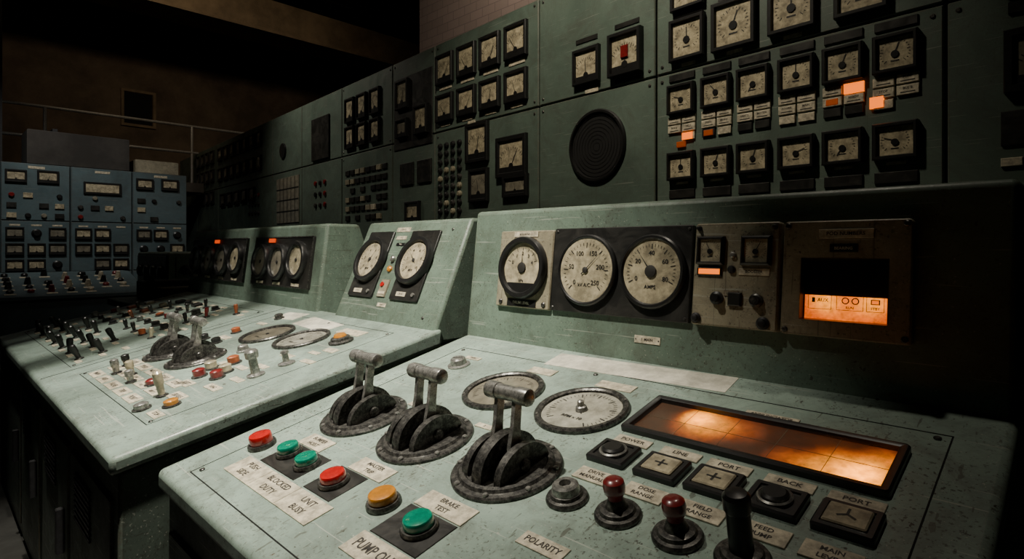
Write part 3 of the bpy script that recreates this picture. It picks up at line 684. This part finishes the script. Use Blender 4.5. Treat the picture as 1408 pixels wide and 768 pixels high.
m.rect(0,0,.62,.75,[(0,0),(0,.06),(.05,.06),(.06,.02)],"beam_paint",capmat="black_gap"); m.done()
m=MB("gallery_walkway"); m.box(-13.95,-10.4,-4.9,3.35,2.2,2.35,"concrete"); m.done()
m=MB("railing")
for z in (3.28,2.85): m.tube((-10.5,-4.85,z),(-10.5,3.3 if z<3 else 4.5,z),.022,"bare_steel",8)
for y in (-4.8,-3.3,-1.8,-.3,1.3,3.2): m.tube((-10.5,y,2.35),(-10.5,y,3.28),.022,"bare_steel",8)
m.done()
m=MB("equipment_crate"); m.box(-9.55,-9.05,.95,2.0,2.302,2.72,"concrete",.01); m.box(-9.5,-9.1,1.2,1.25,2.72,2.76,"dark_metal"); m.done()
m=MB("storage_box"); m.box(-9.5,-9.1,2.08,2.6,2.302,2.48,"beige_metal",.01); m.done()
# unseen pendant lamps holding the spots, some added only to brighten dark parts
def lampfix(x,y,z,energy,col,target,angle,blend,size,stripe_slats=None):
    m=MB("unseen_pendant_lamp",ID,x,y,z)
    m.lathe(0,0,[(.20,.0),(.19,.04),(.10,.14),(.05,.17),(.05,.24)],"dark_metal",28); m.lathe(0,0,[(.195,.0),(.18,.035),(.095,.13),(.02,.15)],"label_cream",28); m.tube((0,0,.2),(0,0,6.99-z),.012,"dark_metal",8)
    if stripe_slats:  # unseen slats and frame, added below the lamp to stripe its light
        for sx,sw_ in stripe_slats: m.box(sx-sw_/2,sx+sw_/2,-.30,.38,-.42,-.415,"dark_metal")
        m.box(-.42,.42,-.31,-.30,-.43,-.41,"dark_metal"); m.box(-.42,.42,.38,.39,-.43,-.41,"dark_metal")
        for xx in (-.41,.41):
            for yy in (-.305,.385): m.tube((xx,yy,-.42),(xx*.4,yy*.4,.02),.004,"dark_metal",6)
    m.done()
    l=bpy.data.lights.new("lamp_light","SPOT"); l.energy=energy; l.color=col; l.spot_size=math.radians(angle); l.spot_blend=blend; l.shadow_soft_size=size
    o=bpy.data.objects.new("lamp_light",l); bpy.context.collection.objects.link(o); o.location=(x,y,z-.02)
    o.rotation_euler=(Vector(target)-Vector(o.location)).to_track_quat('-Z','Y').to_euler()
lampfix(-1.42,.28,3.1,540,(1,.93,.79),(-1.74,.80,.9),75,1,.03)
lampfix(-3.5,.2,3.3,270,(1,.94,.82),(-3.0,.8,.9),58,1,.018,stripe_slats=[(-.34,.05),(-.2,.04),(-.07,.025),(.055,.045),(.18,.035)])
lampfix(-1.9,1.3,4.4,290,(1,.89,.70),(-2.2,2.85,2.1),90,1,.12)
lampfix(-6.6,1.6,4.5,160,(1,.91,.76),(-6.0,3.1,2.3),84,1,.12)
lampfix(-6.5,.6,4.6,230,(1,.96,.88),(-9,1.3,1.7),66,1,.15)
lampfix(-7.4,2.0,5.4,260,(1,.80,.56),(-13,4.2,4.6),100,1,.2)  # lamp added out of view to light the hall wall and beam
lampfix(-3.6,3.75,5.2,220,(1,.83,.68),(-4.6,4.6,4.0),130,1,.2)  # lamp added out of view to brighten the brick wall
lampfix(-.7,1.75,4.2,70,(1,.90,.74),(-.8,1.42,1.42),44,1,.05)
w=bpy.data.worlds.new("World"); bpy.context.scene.world=w; w.use_nodes=True
w.node_tree.nodes["Background"].inputs[0].default_value=(.5,.6,.7,1); w.node_tree.nodes["Background"].inputs[1].default_value=.02
cd=bpy.data.cameras.new("camera"); cd.sensor_fit='HORIZONTAL'; cd.sensor_width=36; cd.lens=809/1408*36; cd.shift_y=-44/1408; cd.clip_start=.02
cam=bpy.data.objects.new("camera",cd); bpy.context.collection.objects.link(cam); cam.location=(0,0,1.3); cam.rotation_euler=(pi/2,0,math.radians(44.5)); bpy.context.scene.camera=cam
